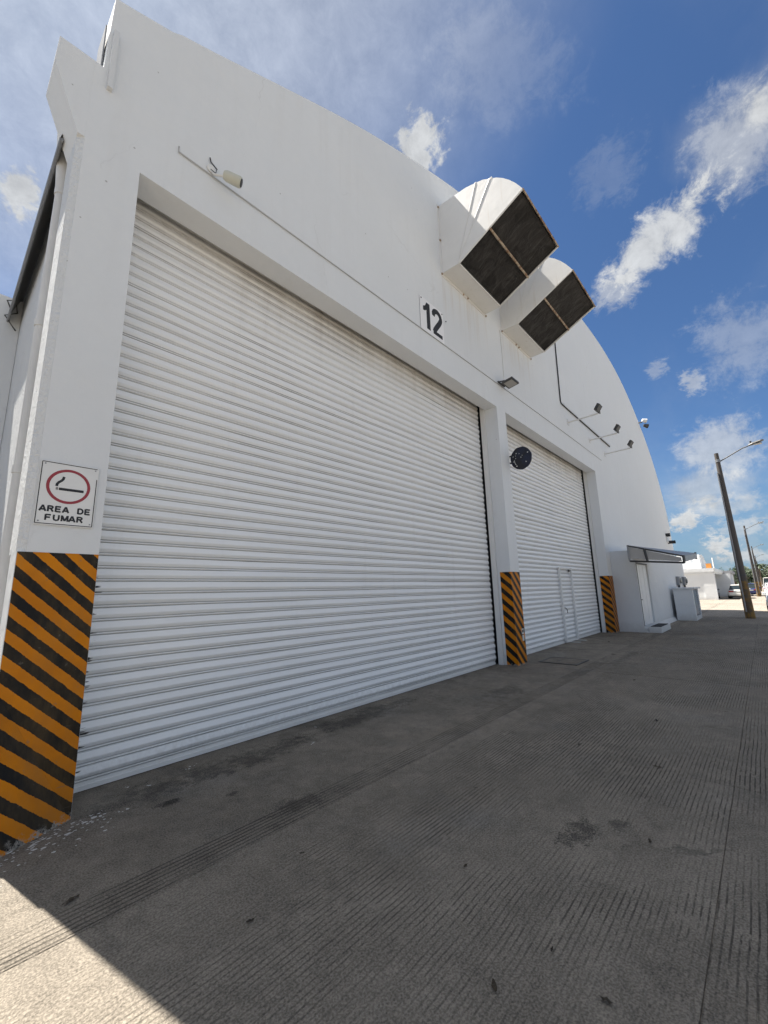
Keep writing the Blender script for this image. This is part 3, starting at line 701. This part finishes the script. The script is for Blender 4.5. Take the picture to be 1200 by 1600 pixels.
# ------------------------------------------------------------------ lights, cameras, wires on the front
fl = thing('floodlight', (8.95, FY, 6.5), 'square black led floodlight with glass face above the middle pillar', 'floodlight')
ft = Matrix.Translation((8.93, 3.83, 6.50)) @ Matrix.Rotation(R(-10), 4, 'X')
def tbox(b, Mx, x0, x1, y0, y1, z0, z1):
    vs = [Mx @ Vector((x, y, z)) for x in (x0, x1) for y in (y0, y1) for z in (z0, z1)]
    return b.add(vs, [(0, 1, 3, 2), (4, 6, 7, 5), (0, 4, 5, 1), (2, 3, 7, 6), (0, 2, 6, 4), (1, 5, 7, 3)])
tbox(MB(), ft, -.19, .19, -.14, .14, -.02, .03).build('housing', M['darkmetal'], fl, .008)
tbox(MB(), ft, -.155, .155, -.105, .105, -.026, -.0205).build('glass_face', M['lens'], fl)
for k in range(6): tbox(MB(), ft, -.12+k*.045, -.11+k*.045, -.1, .1, .031, .07).build('cooling_fin', M['darkmetal'], fl)
MB().tube([(8.78, FY-.01, 6.56), (8.78, 3.9, 6.53)], .016, 6).tube([(9.08, FY-.01, 6.56), (9.08, 3.9, 6.53)], .016, 6).tube([(8.76, FY-.02, 6.56), (9.1, FY-.02, 6.56)], .02, 6).build('bracket', M['darkmetal'], fl)

def armlight(x, z, label):
    a = thing('sign_light', (x, FY, z), label, 'arm light', 'arm lights right of the second hood')
    MB().tube([(x, FY-.01, z), (x, 3.14, z+.015)], .028, 8).build('arm', M['rail'], a)
    MB().box(x-.07, x+.07, FY-.015, FY-.001, z-.10, z+.10).build('wall_plate', M['rail'], a)
    Mx = Matrix.Translation((x, 3.12, z+.20)) @ Matrix.Rotation(R(35), 4, 'X')
    tbox(MB(), Mx, -.15, .15, -.05, .05, -.11, .11).build('lamp_head', M['darkmetal'], a, .01)
    tbox(MB(), Mx, -.12, .12, .051, .056, -.08, .08).build('lamp_glass', M['lens'], a)
    MB().tube([(x-.17, 3.12, z+.2), (x-.17, 3.12, z+.05), (x+.17, 3.12, z+.05), (x+.17, 3.12, z+.2)], .012, 5).build('yoke', M['darkmetal'], a)
    MB().tube([(x, 3.13, z+.02), (x, 3.12, z+.05)], .03, 8).build('knuckle', M['darkmetal'], a)
    return a
armlight(13.85, 7.04, 'dark spotlight on a white arm left of the three, where the conduit bends')
armlight(16.2, 7.03, 'dark spotlight on a white arm, middle one of the three arm lights')
armlight(18.2, 6.96, 'dark spotlight on a white arm, the lowest right one past the conduit end')

cv = MB().tube([(1.28, FY-.012, 6.50), (1.28, FY-.012, 6.43), (4.5, FY-.012, 6.46), (8.7, FY-.012, 6.50), (13, FY-.012, 6.53), (17.5, FY-.012, 6.53)], .008, 6).build('cable', mat('grey_cable', color=(.45, .45, .45), rough=.6)); tag(cv, 'thin grey cable running along the white front above both shutters', 'cable')
cdt = thing('conduit', (13.3, FY, 7.5), 'black conduit dropping from the right hood and turning right beneath the lights', 'conduit')
MB().tube([(13.40, FY-.025, 9.9), (13.26, FY-.025, 7.62), (13.30, FY-.025, 7.55), (13.42, FY-.025, 7.53), (19.1, FY-.025, 7.50)], .019, 8).build('pipe', M['black'], cdt)
MB().box(13.46, 19.1, FY-.05, FY-.001, 7.53, 7.585).build('lit_upper_edge', M['rail'], cdt)  # white strip put in as the conduit's lit upper side
c2 = MB().tube([(9.13, FY-.01, 8.15), (9.15, FY-.01, 7.4), (9.12, FY-.01, 6.6)], .007, 5).build('cable', M['rail']); tag(c2, 'thin white vertical cable hanging between the two hoods down to the floodlight', 'cable')

sc_ = thing('security_camera', (1.75, FY, 6.4), 'beige security camera on the white front above the first shutter', 'camera')
Mx = Matrix.Translation((1.84, 3.86, 6.36)) @ Matrix.Rotation(R(60), 4, 'Z') @ Matrix.Rotation(R(16), 4, 'X')
b = MB(); b.tube([Mx @ Vector((0, .13, 0)), Mx @ Vector((0, .1, 0)), Mx @ Vector((0, -.05, 0)), Mx @ Vector((0, -.065, 0))], [.045, .058, .062, .054], 16); b.build('housing', mat('beige_plastic', color=(.55, .55, .47), rough=.5), sc_)
MB().tube([Mx @ Vector((0, -.06, 0)), Mx @ Vector((0, -.072, 0))], .044, 16).build('lens', M['black'], sc_)
MB().tube([(1.66, FY-.01, 6.47), (1.68, FY-.06, 6.43), (1.77, 3.92, 6.40)], .014, 6).build('bracket', M['rail'], sc_)
MB().tube([(1.62, FY-.012, 6.66), (1.63, FY-.02, 6.60), (1.70, FY-.03, 6.55), (1.69, FY-.02, 6.49), (1.63, FY-.02, 6.50)], .008, 5).build('loose_wire', M['darkmetal'], sc_)
MB().cyl((1.64, FY-.012, 6.52), (0, 1, 0), .05, .02, 12).build('wall_plate', M['rail'], sc_)

tf = thing('twin_spotlight', (26.95, 4.2, 10.3), 'small white twin spotlight on the far edge of the arch', 'spotlight')
MB().tube([(27.1, 4.3, 11.0), (27.1, 3.9, 11.0)], .04, 6).build('arm', M['darkmetal'], tf)
for k in (0, 1):
    MB().tube([(27.1+k*.05, 3.88-k*.03, 11.12-k*.32), (27.25+k*.05, 3.72-k*.03, 11.06-k*.32)], [.08, .13], 12).build('lamp_head', M['white'] if k == 0 else M['darkmetal'], tf)
sm = thing('bullet_camera', (30.6, FY, 4.6), 'pair of tiny dark bullet cameras low on the right edge of the arch', 'camera')
MB().tube([(30.5, FY, 4.62), (30.5, 3.85, 4.62)], .11, 8).tube([(30.9, FY, 4.2), (31.0, 3.7, 4.2)], .10, 8).build('housing', M['black'], sm)
MB().box(30.45, 30.95, FY-.06, FY-.001, 4.15, 4.68).build('wall_plate', M['rail'], sm)

# down pipe on the left side wall
dp = thing('down_pipe', (.45, 4.95, 0), 'white plastic drain pipe with couplings on the left side wall', 'pipe')
PXp, PYp = .435, 4.74
MB().tube([(PXp, PYp, .0), (PXp, PYp, 5.72)], .052, 14).build('pipe', M['pipe'], dp)
MB().tube([(PXp, PYp, 5.70), (PXp, PYp, 5.74), (PXp-.02, PYp-.02, 6.35)], [.052, .058, .085], 14).build('outlet', M['pipe'], dp)
for z in (5.70, 4.2, 2.75, 1.35): MB().tube([(PXp, PYp, z-.035), (PXp, PYp, z+.035)], .060, 14).build('coupling', M['pipe'], dp)

# neighbouring wall at the left
nw = thing('boundary_wall', (-3, 8.3, 0), 'tall grey white wall meeting the warehouse side at far left', 'wall')
MB().box(-14, .495, 8.3, 8.6, 0, 6.42).build('wall', M['plaster2'], nw)
MB().tube([(.36, 8.27, 6.2), (.30, 8.24, 6.32), (.40, 8.22, 6.36), (.44, 8.24, 6.16), (.30, 8.23, 6.05), (.45, 8.24, 5.85)], .012, 5).build('loose_cable', M['darkmetal'], nw)

# ------------------------------------------------------------------ on the ground
mh = thing('access_cover', (9.7, 3.5, 0), 'square concrete access cover in steel rim on the ground before the second shutter', 'cover')
MB().box(9.30, 10.12, 3.12, 3.16, .002, .016).box(9.30, 10.12, 3.90, 3.94, .002, .012).box(9.30, 9.34, 3.16, 3.90, .002, .016).box(10.08, 10.12, 3.16, 3.90, .002, .012).build('rim', M['darkmetal'], mh)
MB().box(9.35, 10.07, 3.17, 3.89, .003, .010).build('lid', M['conc'], mh); MB().box(9.62, 9.80, 3.60, 3.64, .0105, .014).build('lift_slot', M['black'], mh)
b = MB(); random.seed(3)
for k in range(150):
    u = random.random(); x = .38+u*.75+random.gauss(0, .05); y = 4.04-abs(random.gauss(0, .17))-(1-u)*.12; s_ = random.uniform(.003, .011)*(1 if random.random() < .8 else 1.8)
    a = random.random()*6.28
    b.add([(x+s_*math.cos(a+q)*random.uniform(.6, 1.6), y+s_*.8*math.sin(a+q)*random.uniform(.6, 1.2), .004) for q in (0, 1.2, 2.5, 3.7, 5)], [(0, 1, 2, 3, 4)])
for (x, y) in ((1.42, 4.3), (1.5, 4.22), (1.9, 4.36), (1.85, 4.28), (1.25, 3.9), (3.0, 3.9), (3.4, 4.35)):
    for q in range(3):
        x += random.uniform(-.04, .04); y += random.uniform(-.03, .03); s_ = random.uniform(.006, .014)
        b.add([(x+s_*math.cos(k), y+s_*.7*math.sin(k), .004) for k in (0, 1.2, 2.5, 3.7, 5)], [(0, 1, 2, 3, 4)])
pf = b.build('paint_flakes', M['flake'], fix=False); tag(pf, 'white paint flakes scattered on the ground at the left pillar foot', 'paint flakes', kind='stuff')
def leafmesh(seed):
    random.seed(seed); b = MB(); n = 7; L = .035
    top = [(L*(i/(n-1)-.5)*2, .012*math.sin(math.pi*i/(n-1))*random.uniform(.7, 1.3), .004+.010*math.sin(i*1.3+seed)**2) for i in range(n)]
    bot = [(L*(i/(n-1)-.5)*2, -.012*math.sin(math.pi*i/(n-1))*random.uniform(.7, 1.3), .003+.006*math.cos(i*1.1)**2) for i in range(n)]
    b.add(top+bot, [(i, i+1, n+i+1, n+i) for i in range(n-1)])
    return b
protos = []
random.seed(44)
spots = [
    (1.77, 1.06, .9, 'dark curled leaf at the bottom of the picture, nearest the camera left of centre'),
    (4.75, 1.66, .9, 'dark leaf on the concrete above the oval oil stain, the one nearer the shutters'),
    (4.6, .95, 1.1, 'dark leaf farther right along the slab joint above the oval oil stain'),
    (2.35, 1.55, .6, 'tiny leaf on the grooved concrete left of and below the oil stain'),
    (1.3, 2.15, .6, 'small leaf on the grooves right of the sunlit corner'),
    (.74, 3.03, 1.3, 'elongated dark leaf lying just inside the shadow by the sunlit corner'),
    (3.25, 2.0, .6, 'tiny leaf midway between the first shutter and the oil stain'),
    (2.0, .7, .9, 'dark leaf at the bottom of the picture right of centre'),
    (3.3, .78, .8, 'dark leaf just right of the oval oil stain'),
    (6.1, 1.2, 1.1, 'dark leaf far out on the concrete in line with the striped middle pillar'),
    (8.4, 1.9, 1.2, 'small leaf beyond the access cover, away from the shutters'),
    (11.2, 2.9, 1.6, 'flat dark leaf lying before the second shutter beyond the access cover'),
    (7.0, .6, .9, 'small leaf beside the long joint near the right edge'),
    (1.8, 2.4, .5, 'tiny leaf on the grooved band before the first shutter'),
    (2.1, .95, .5, 'tiny leaf below the oil stain between the two bottom leaves'),
    (13.6, 3.6, 1.9, 'dark scrap of leaf by the drop bolts of the wicket door')]
for i, (x, y, s_, lab) in enumerate(spots):
    if i < 3:
        o = leafmesh(i).build('dry_leaf', M['dryleaf'], fix=False); protos.append(o)
    else: o = inst('dry_leaf', protos[i % 3])
    o.location = (x, y, .002); o.rotation_euler = (0, 0, random.random()*6.28); o.scale = (s_, s_, s_)
    tag(o, lab, 'leaf', 'dry leaves scattered on the concrete')

# ------------------------------------------------------------------ street lamps
def lamp(x, y, h, label, first=None):
    if first:
        o = copy_tree(first); o.location = (x, y, 0); o.scale = (1, 1, h/7.9)
    else:
        o = thing('street_lamp', (x, y, 0), None, 'street lamp', 'street lamps along the road')
        MB().tube([(x, y, 0), (x, y, .05), (x, y+.05, 3), (x, y+.12, h)], [.185, .18, .145, .085], 16).build('pole', M['pole'], o)
        MB().tube([(x, y+.11, h-.46), (x, y+.11, h-.32)], .105, 14).build('collar', M['steel'], o)
        MB().tube([(x, y+.02, h-.42), (x, y-.45, h-.19), (x, y-.87, h+.02), (x, y-1.02, h+.05), (x, y-1.15, h+.10)], .027, 8).build('arm', M['darkmetal'], o)
        hd = MB(); hd.loft([[(x+dx_, yy_, z_) for dx_, z_ in ((-w_, zc), (-w_*.7, zc+t_), (w_*.7, zc+t_), (w_, zc), (w_*.7, zc-t_*.6), (-w_*.7, zc-t_*.6))] for yy_, w_, t_, zc in ((y-1.10, .06, .04, h+.09), (y-1.25, .12, .06, h+.13), (y-1.55, .13, .05, h+.20), (y-1.66, .08, .03, h+.225))], smooth=False)
        hd.build('lamp_head', M['darkmetal'], o); MB().box(x-.1, x+.1, y-1.58, y-1.3, h+.075, h+.11).build('diffuser', M['lens'], o)
        MB().cyl((x, y-1.2, h+.24), (0, 0, 1), .04, .09, 10).build('light_sensor', M['darkmetal'], o)
        MB().tube([(x-.19, y+.1, .3), (x-.15, y+.13, 3), (x-.1, y+.2, 6.9)], .03, 8).build('cable_pipe', M['steel'], o)
        MB().tube([(x, y+.035, 1.9), (x, y+.036, 2.0)], .172, 16).build('band', M['darkmetal'], o)
    o['label'] = label
    return o
L1 = lamp(25.5, .70, 7.9, 'nearest tall street lamp with yellow base beside the sunlit road')
L1.rotation_euler = (0, 0, 0)
for k, (xx, lab) in enumerate(((64.6, 'second street lamp with orange base beyond the white sedan'), (103, 'third street lamp along the road, just behind the second'), (141, 'fourth street lamp along the road, small and far'), (180, 'fifth street lamp along the road, very small'), (219, 'farthest tiny street lamp along the road'))):
    lamp(xx, .68, 8.25, lab, L1)

# ------------------------------------------------------------------ cars
def car(x, y, paint, label, L=4.4, W=1.72, H=1.42, flip=False, suv=False, proto=None):
    """car pointing along +x, its rear at x"""
    root = thing('parked_car', (x, y, 0), label, 'car', 'cars along the road')
    hw = W/2; zb0 = .28
    prof = [(0.0, .50, .62, .86), (.03, .34, .78, .93), (.25, .26, .88, .98), (.9, .24, .90, 1.0), (1.6, .22, .90, 1.0), (2.8, .22, .90, 1.0), (3.4, .24, .88, .99), (4.05, .27, .78, .94), (4.33, .36, .68, .88), (4.4, .46, .60, .80)]
    if suv: prof = [(a, b_+.08, c_+.16, d_) for a, b_, c_, d_ in prof]
    rings = []
    for a, zl, zt, k in prof:
        w_ = hw*k; X = x+a*L/4.4; zm = (zl+zt)/2
        rings.append([(X, y-w_*.92, zl), (X, y-w_, zl+.10), (X, y-w_*1.0, zm+.06), (X, y-w_*.94, zt-.02), (X, y-w_*.6, zt+.015), (X, y, zt+.03), (X, y+w_*.6, zt+.015), (X, y+w_*.94, zt-.02), (X, y+w_*1.0, zm+.06), (X, y+w_, zl+.10), (X, y+w_*.92, zl)])
    MB().loft(rings).build('body', paint, root)
    zt = .88+(.16 if suv else 0)
    r0_, r1, r2, r3 = (.55, 1.05, 2.3, 3.15) if not suv else (.12, .45, 2.5, 3.25)
    def cr(a, z, k): return (x+a*L/4.4, z, hw*k)
    lo = [cr(r0_, zt, .90), cr(r3, zt, .90)]; hi = [cr(r1, H-.05, .70), cr(r2, H-.05, .70)]
    MB().hexa([(lo[0][0], y-lo[0][2], zt), (lo[1][0], y-lo[1][2], zt), (lo[1][0], y+lo[1][2], zt), (lo[0][0], y+lo[0][2], zt), (hi[0][0], y-hi[0][2], H-.05), (hi[1][0], y-hi[1][2], H-.05), (hi[1][0], y+hi[1][2], H-.05), (hi[0][0], y+hi[0][2], H-.05)]).build('window_glass', M['glass'], root)
    MB().loft([[(hi[0][0]-.06, y-hi[0][2]-.02, H-.06), (hi[1][0]+.08, y-hi[1][2]-.02, H-.06), (hi[1][0]+.08, y+hi[1][2]+.02, H-.06), (hi[0][0]-.06, y+hi[0][2]+.02, H-.06)], [(hi[0][0]+.1, y-hi[0][2]*.8, H), (hi[1][0]-.15, y-hi[1][2]*.8, H), (hi[1][0]-.15, y+hi[1][2]*.8, H), (hi[0][0]+.1, y+hi[0][2]*.8, H)]], smooth=False).build('roof', paint, root)
    for s_ in (-1, 1):
        for (pa, pb) in ((lo[0], hi[0]), (lo[1], hi[1])): MB().tube([(pa[0], y+s_*pa[2], zt-.01), (pb[0], y+s_*pb[2], H-.04)], .035, 6).build('pillar', paint, root)
        xm = x+1.75*L/4.4; MB().tube([(xm, y+s_*hw*.905, zt), (xm, y+s_*hw*.71, H-.05)], .03, 6).build('pillar', paint, root)
        ty = zb0+.42+(.1 if suv else 0)
        MB().box(x-.012, x+.16, y+s_*(hw*.62)-.20, y+s_*(hw*.62)+.20, ty-.02, ty+.12).build('tail_light', M['tail'], root, .01)
        MB().box(x+L-.16, x+L-.02, y+s_*hw*.6-.2, y+s_*hw*.6+.2, ty-.1, ty+.02).build('headlight', M['lens'], root, .01)
        MB().box(x+2.75*L/4.4, x+2.95*L/4.4, y+s_*(hw+.02)-.09, y+s_*(hw+.02)+.09, zt+.0, zt+.14).build('mirror', paint, root, .02)
        for wx in (.85, 3.55):
            X = x+wx*L/4.4; rr = .31+(.05 if suv else 0)
            wl = MB().cyl((X, y+s_*(hw-.10), rr), (0, 1, 0), rr, .21, 22).build('wheel', M['rubber'], root)
            MB().cyl((X, y+s_*(hw+.008), rr), (0, 1, 0), rr*.62, .02, 16).build('rim', M['chrome'], wl)
    MB().box(x-.025, x+.02, y-.26, y+.26, zb0+.36, zb0+.48).build('number_plate', M['plate'], root)
    MB().box(x-.05, x+.10, y-hw*.84, y+hw*.84, .34, .56).build('bumper', paint, root, .03)
    MB().box(x+.3, x+L-.3, y-hw*.7, y+hw*.7, .18, .3).build('underbody', M['black'], root)
    return root
car(56.2, 2.15, M['carwhite'], 'white sedan seen from behind, parked left of the nearest street lamp')
car(66.5, 1.35, M['carblue'], 'dark blue car parked just right of the nearest lamp post', H=1.5)
car(30.3, -.78, M['carwhite2'], 'silver white car at the right edge, nearest one, only a wheel showing', H=1.45)
car(43.5, -.80, M['carpink'], 'pale pink car at the right edge behind the nearest wheel', H=1.5, suv=True)
car(57.5, -.72, M['carwhite2'], 'white car at the right edge before the second lamp', H=1.5)
car(72, -.70, M['cargrey'], 'grey car at the right edge, farther down the road', H=1.6, suv=True)
car(88, -.6, M['carwhite'], 'farthest white van at the right edge below the palm', H=2.3, suv=True)
car(54.6, 4.65, M['cargrey'], 'dark grey car mostly hidden behind the small white house corner', H=1.45)

# ------------------------------------------------------------------ small white building beyond the cross street
hs = thing('white_house', (53.6, 4.2, 0), 'small flat roofed white building beyond the cross street', 'building')
MB().box(53.5, 54.0, 4.6, 16, 0, 2.62).box(54.0, 66, 6.0, 16, 0, 2.62).build('wall', M['plaster'], hs)
MB().box(53.42, 54.02, 3.62, 4.6, 0, 2.62).build('wing_wall', M['plaster'], hs)
MB().box(53.3, 66.1, 3.6, 16.1, 2.80, 3.15).build('parapet', M['plaster'], hs)
MB().box(53.36, 66.0, 3.7, 16, 2.62, 2.80).build('fascia_band', M['plaster2'], hs)
MB().box(66.1, 74, 3.0, 12, 0, 2.75).build('rear_wall', M['plaster'], hs); MB().box(66.12, 74.2, 2.8, 12.2, 2.75, 3.1).build('grey_roof', M['greyroof'], hs)
ob = MB().box(54.5, 54.95, 3.8, 4.25, 3.16, 3.66).build('orange_box', M['orange']); tag(ob, 'orange box standing on the corner of the small white building', 'box')
an = MB().tube([(56, 3.72, 3.15), (56, 3.72, 4.3)], .06, 6).build('roof_pipe', M['white']); tag(an, 'thin white pipe beside the orange box on the small building roof', 'pipe')
tw = thing('ribbed_hall', (60, 6, 0), 'white ribbed hall with curved end rising behind the small white building', 'building')
hp = [(58.5, 0), (58.5, 4.85), (60.5, 4.95), (62.4, 4.75), (63.8, 4.3), (64.8, 3.6), (65.3, 2.9), (65.4, 0)]
MB().prism(hp, 'y', 4.95, 26).build('wall', M['plaster2'], tw)
for k in range(24): MB().box(58.40, 58.498, 5.02+k*.85, 5.02+k*.85+.42, 0, 4.87).build('rib', M['ribwhite'], tw)

# ------------------------------------------------------------------ trees
def leaf_crown(cx, cy, cz, rx, ry, rz, nleaf, size, seed):
    rnd = random.Random(seed); b = MB()
    clumps = []
    for _ in range(14):
        v = Vector((rnd.gauss(0, 1), rnd.gauss(0, 1), rnd.gauss(0, 1))).normalized()*rnd.uniform(.35, .85); clumps.append((v, rnd.uniform(.28, .5)))
    for _ in range(nleaf):
        c, rr = rnd.choice(clumps); d = Vector((rnd.gauss(0, 1), rnd.gauss(0, 1), rnd.gauss(0, 1))).normalized()*rr*rnd.uniform(.5, 1)
        p = Vector((cx+(c.x+d.x)*rx, cy+(c.y+d.y)*ry, cz+(c.z+d.z)*rz))
        a = Vector((rnd.gauss(0, 1), rnd.gauss(0, 1), rnd.gauss(0, .6))).normalized()*size*rnd.uniform(.6, 1.3); q = a.orthogonal().normalized()*size*.5
        b.add([p-a, p+q, p+a, p-q], [(0, 1, 2, 3)])
    return b
def tree(x, y, h, cr, label, seed, group='trees at the end of the road', col=None):
    o = thing('tree', (x, y, 0), label, 'tree', group)
    rnd = random.Random(seed); b = MB()
    b.tube([(x, y, 0), (x+.1, y, h*.3), (x, y+.1, h*.7)], [.05*h*.6, .04*h*.6, .015*h], 8)
    for k in range(4):
        a = rnd.random()*6.28; b.tube([(x, y, h*.4), (x+math.cos(a)*cr*.6, y+math.sin(a)*cr*.6, h*.72)], [.02*h, .006*h], 5)
    b.build('trunk', M['bark'], o)
    leaf_crown(x, y, h*.68, cr, cr, h*.34, 900, cr*.11, seed).build('crown', M['leaf'], o, fix=False)
    return o
for k, (x, y, h, cr, lab) in enumerate(((78, 4.2, 3.7, .75, 'slim dark trimmed tree just right of the white house'), (80, 3.1, 3.6, .8, 'middle dark trimmed tree between white house and nearest lamp post'), (79, 2.1, 3.9, .8, 'dark trimmed tree directly left of the nearest lamp post'),
        (120, 2.6, 4.6, 2.3, 'low dark green tree just right of the nearest lamp post'), (150, -.6, 6, 3.2, 'broad dark tree under the palm at the right edge'), (165, 4.5, 6.5, 4, 'wide green tree behind the nearest lamp post'), (185, -3.8, 8, 4, 'dark green tree at the extreme right edge behind the cars'), (190, 1.5, 6.2, 4.0, 'far green tree between the second and third lamps'))):
    tree(x, y, h, cr, lab, 70+k)
pm = thing('palm_tree', (140, .35, 0), 'small palm tree standing above the cars at the right edge', 'palm')
PB = (140, .35)
MB().tube([(PB[0], PB[1], 0), (PB[0]+.2, PB[1]+.15, 3), (PB[0], PB[1], 6.0)], [.22, .17, .14], 8).build('trunk', M['bark'], pm)
for k in range(13):
    a = k*2*math.pi/13+.2; b = MB(); el = .5 if k % 2 else .05
    pts = [Vector((PB[0]+math.cos(a)*s_*1.5, PB[1]+math.sin(a)*s_*1.5, 6.0+el*s_*1.5-s_*s_*.9)) for s_ in (0, .3, .6, .9, 1.15)]
    sd = Vector((-math.sin(a), math.cos(a), 0))
    for p, q, wa, wb in zip(pts, pts[1:], (.1, .3, .32, .24), (.3, .32, .24, .04)):
        b.add([p+sd*wa+Vector((0, 0, -.12)), p, q, q+sd*wb+Vector((0, 0, -.12))], [(0, 1, 2, 3)]); b.add([p-sd*wa+Vector((0, 0, -.12)), p, q, q-sd*wb+Vector((0, 0, -.12))], [(3, 2, 1, 0)])
    b.build('frond', M['leaf'], pm, fix=False)
hg = leaf_crown(330, 20, 1, 10, 120, 7, 9000, .9, 5).build('far_treeline', M['leaf'], fix=False); tag(hg, 'dark line of distant trees along the horizon', 'trees', kind='stuff')
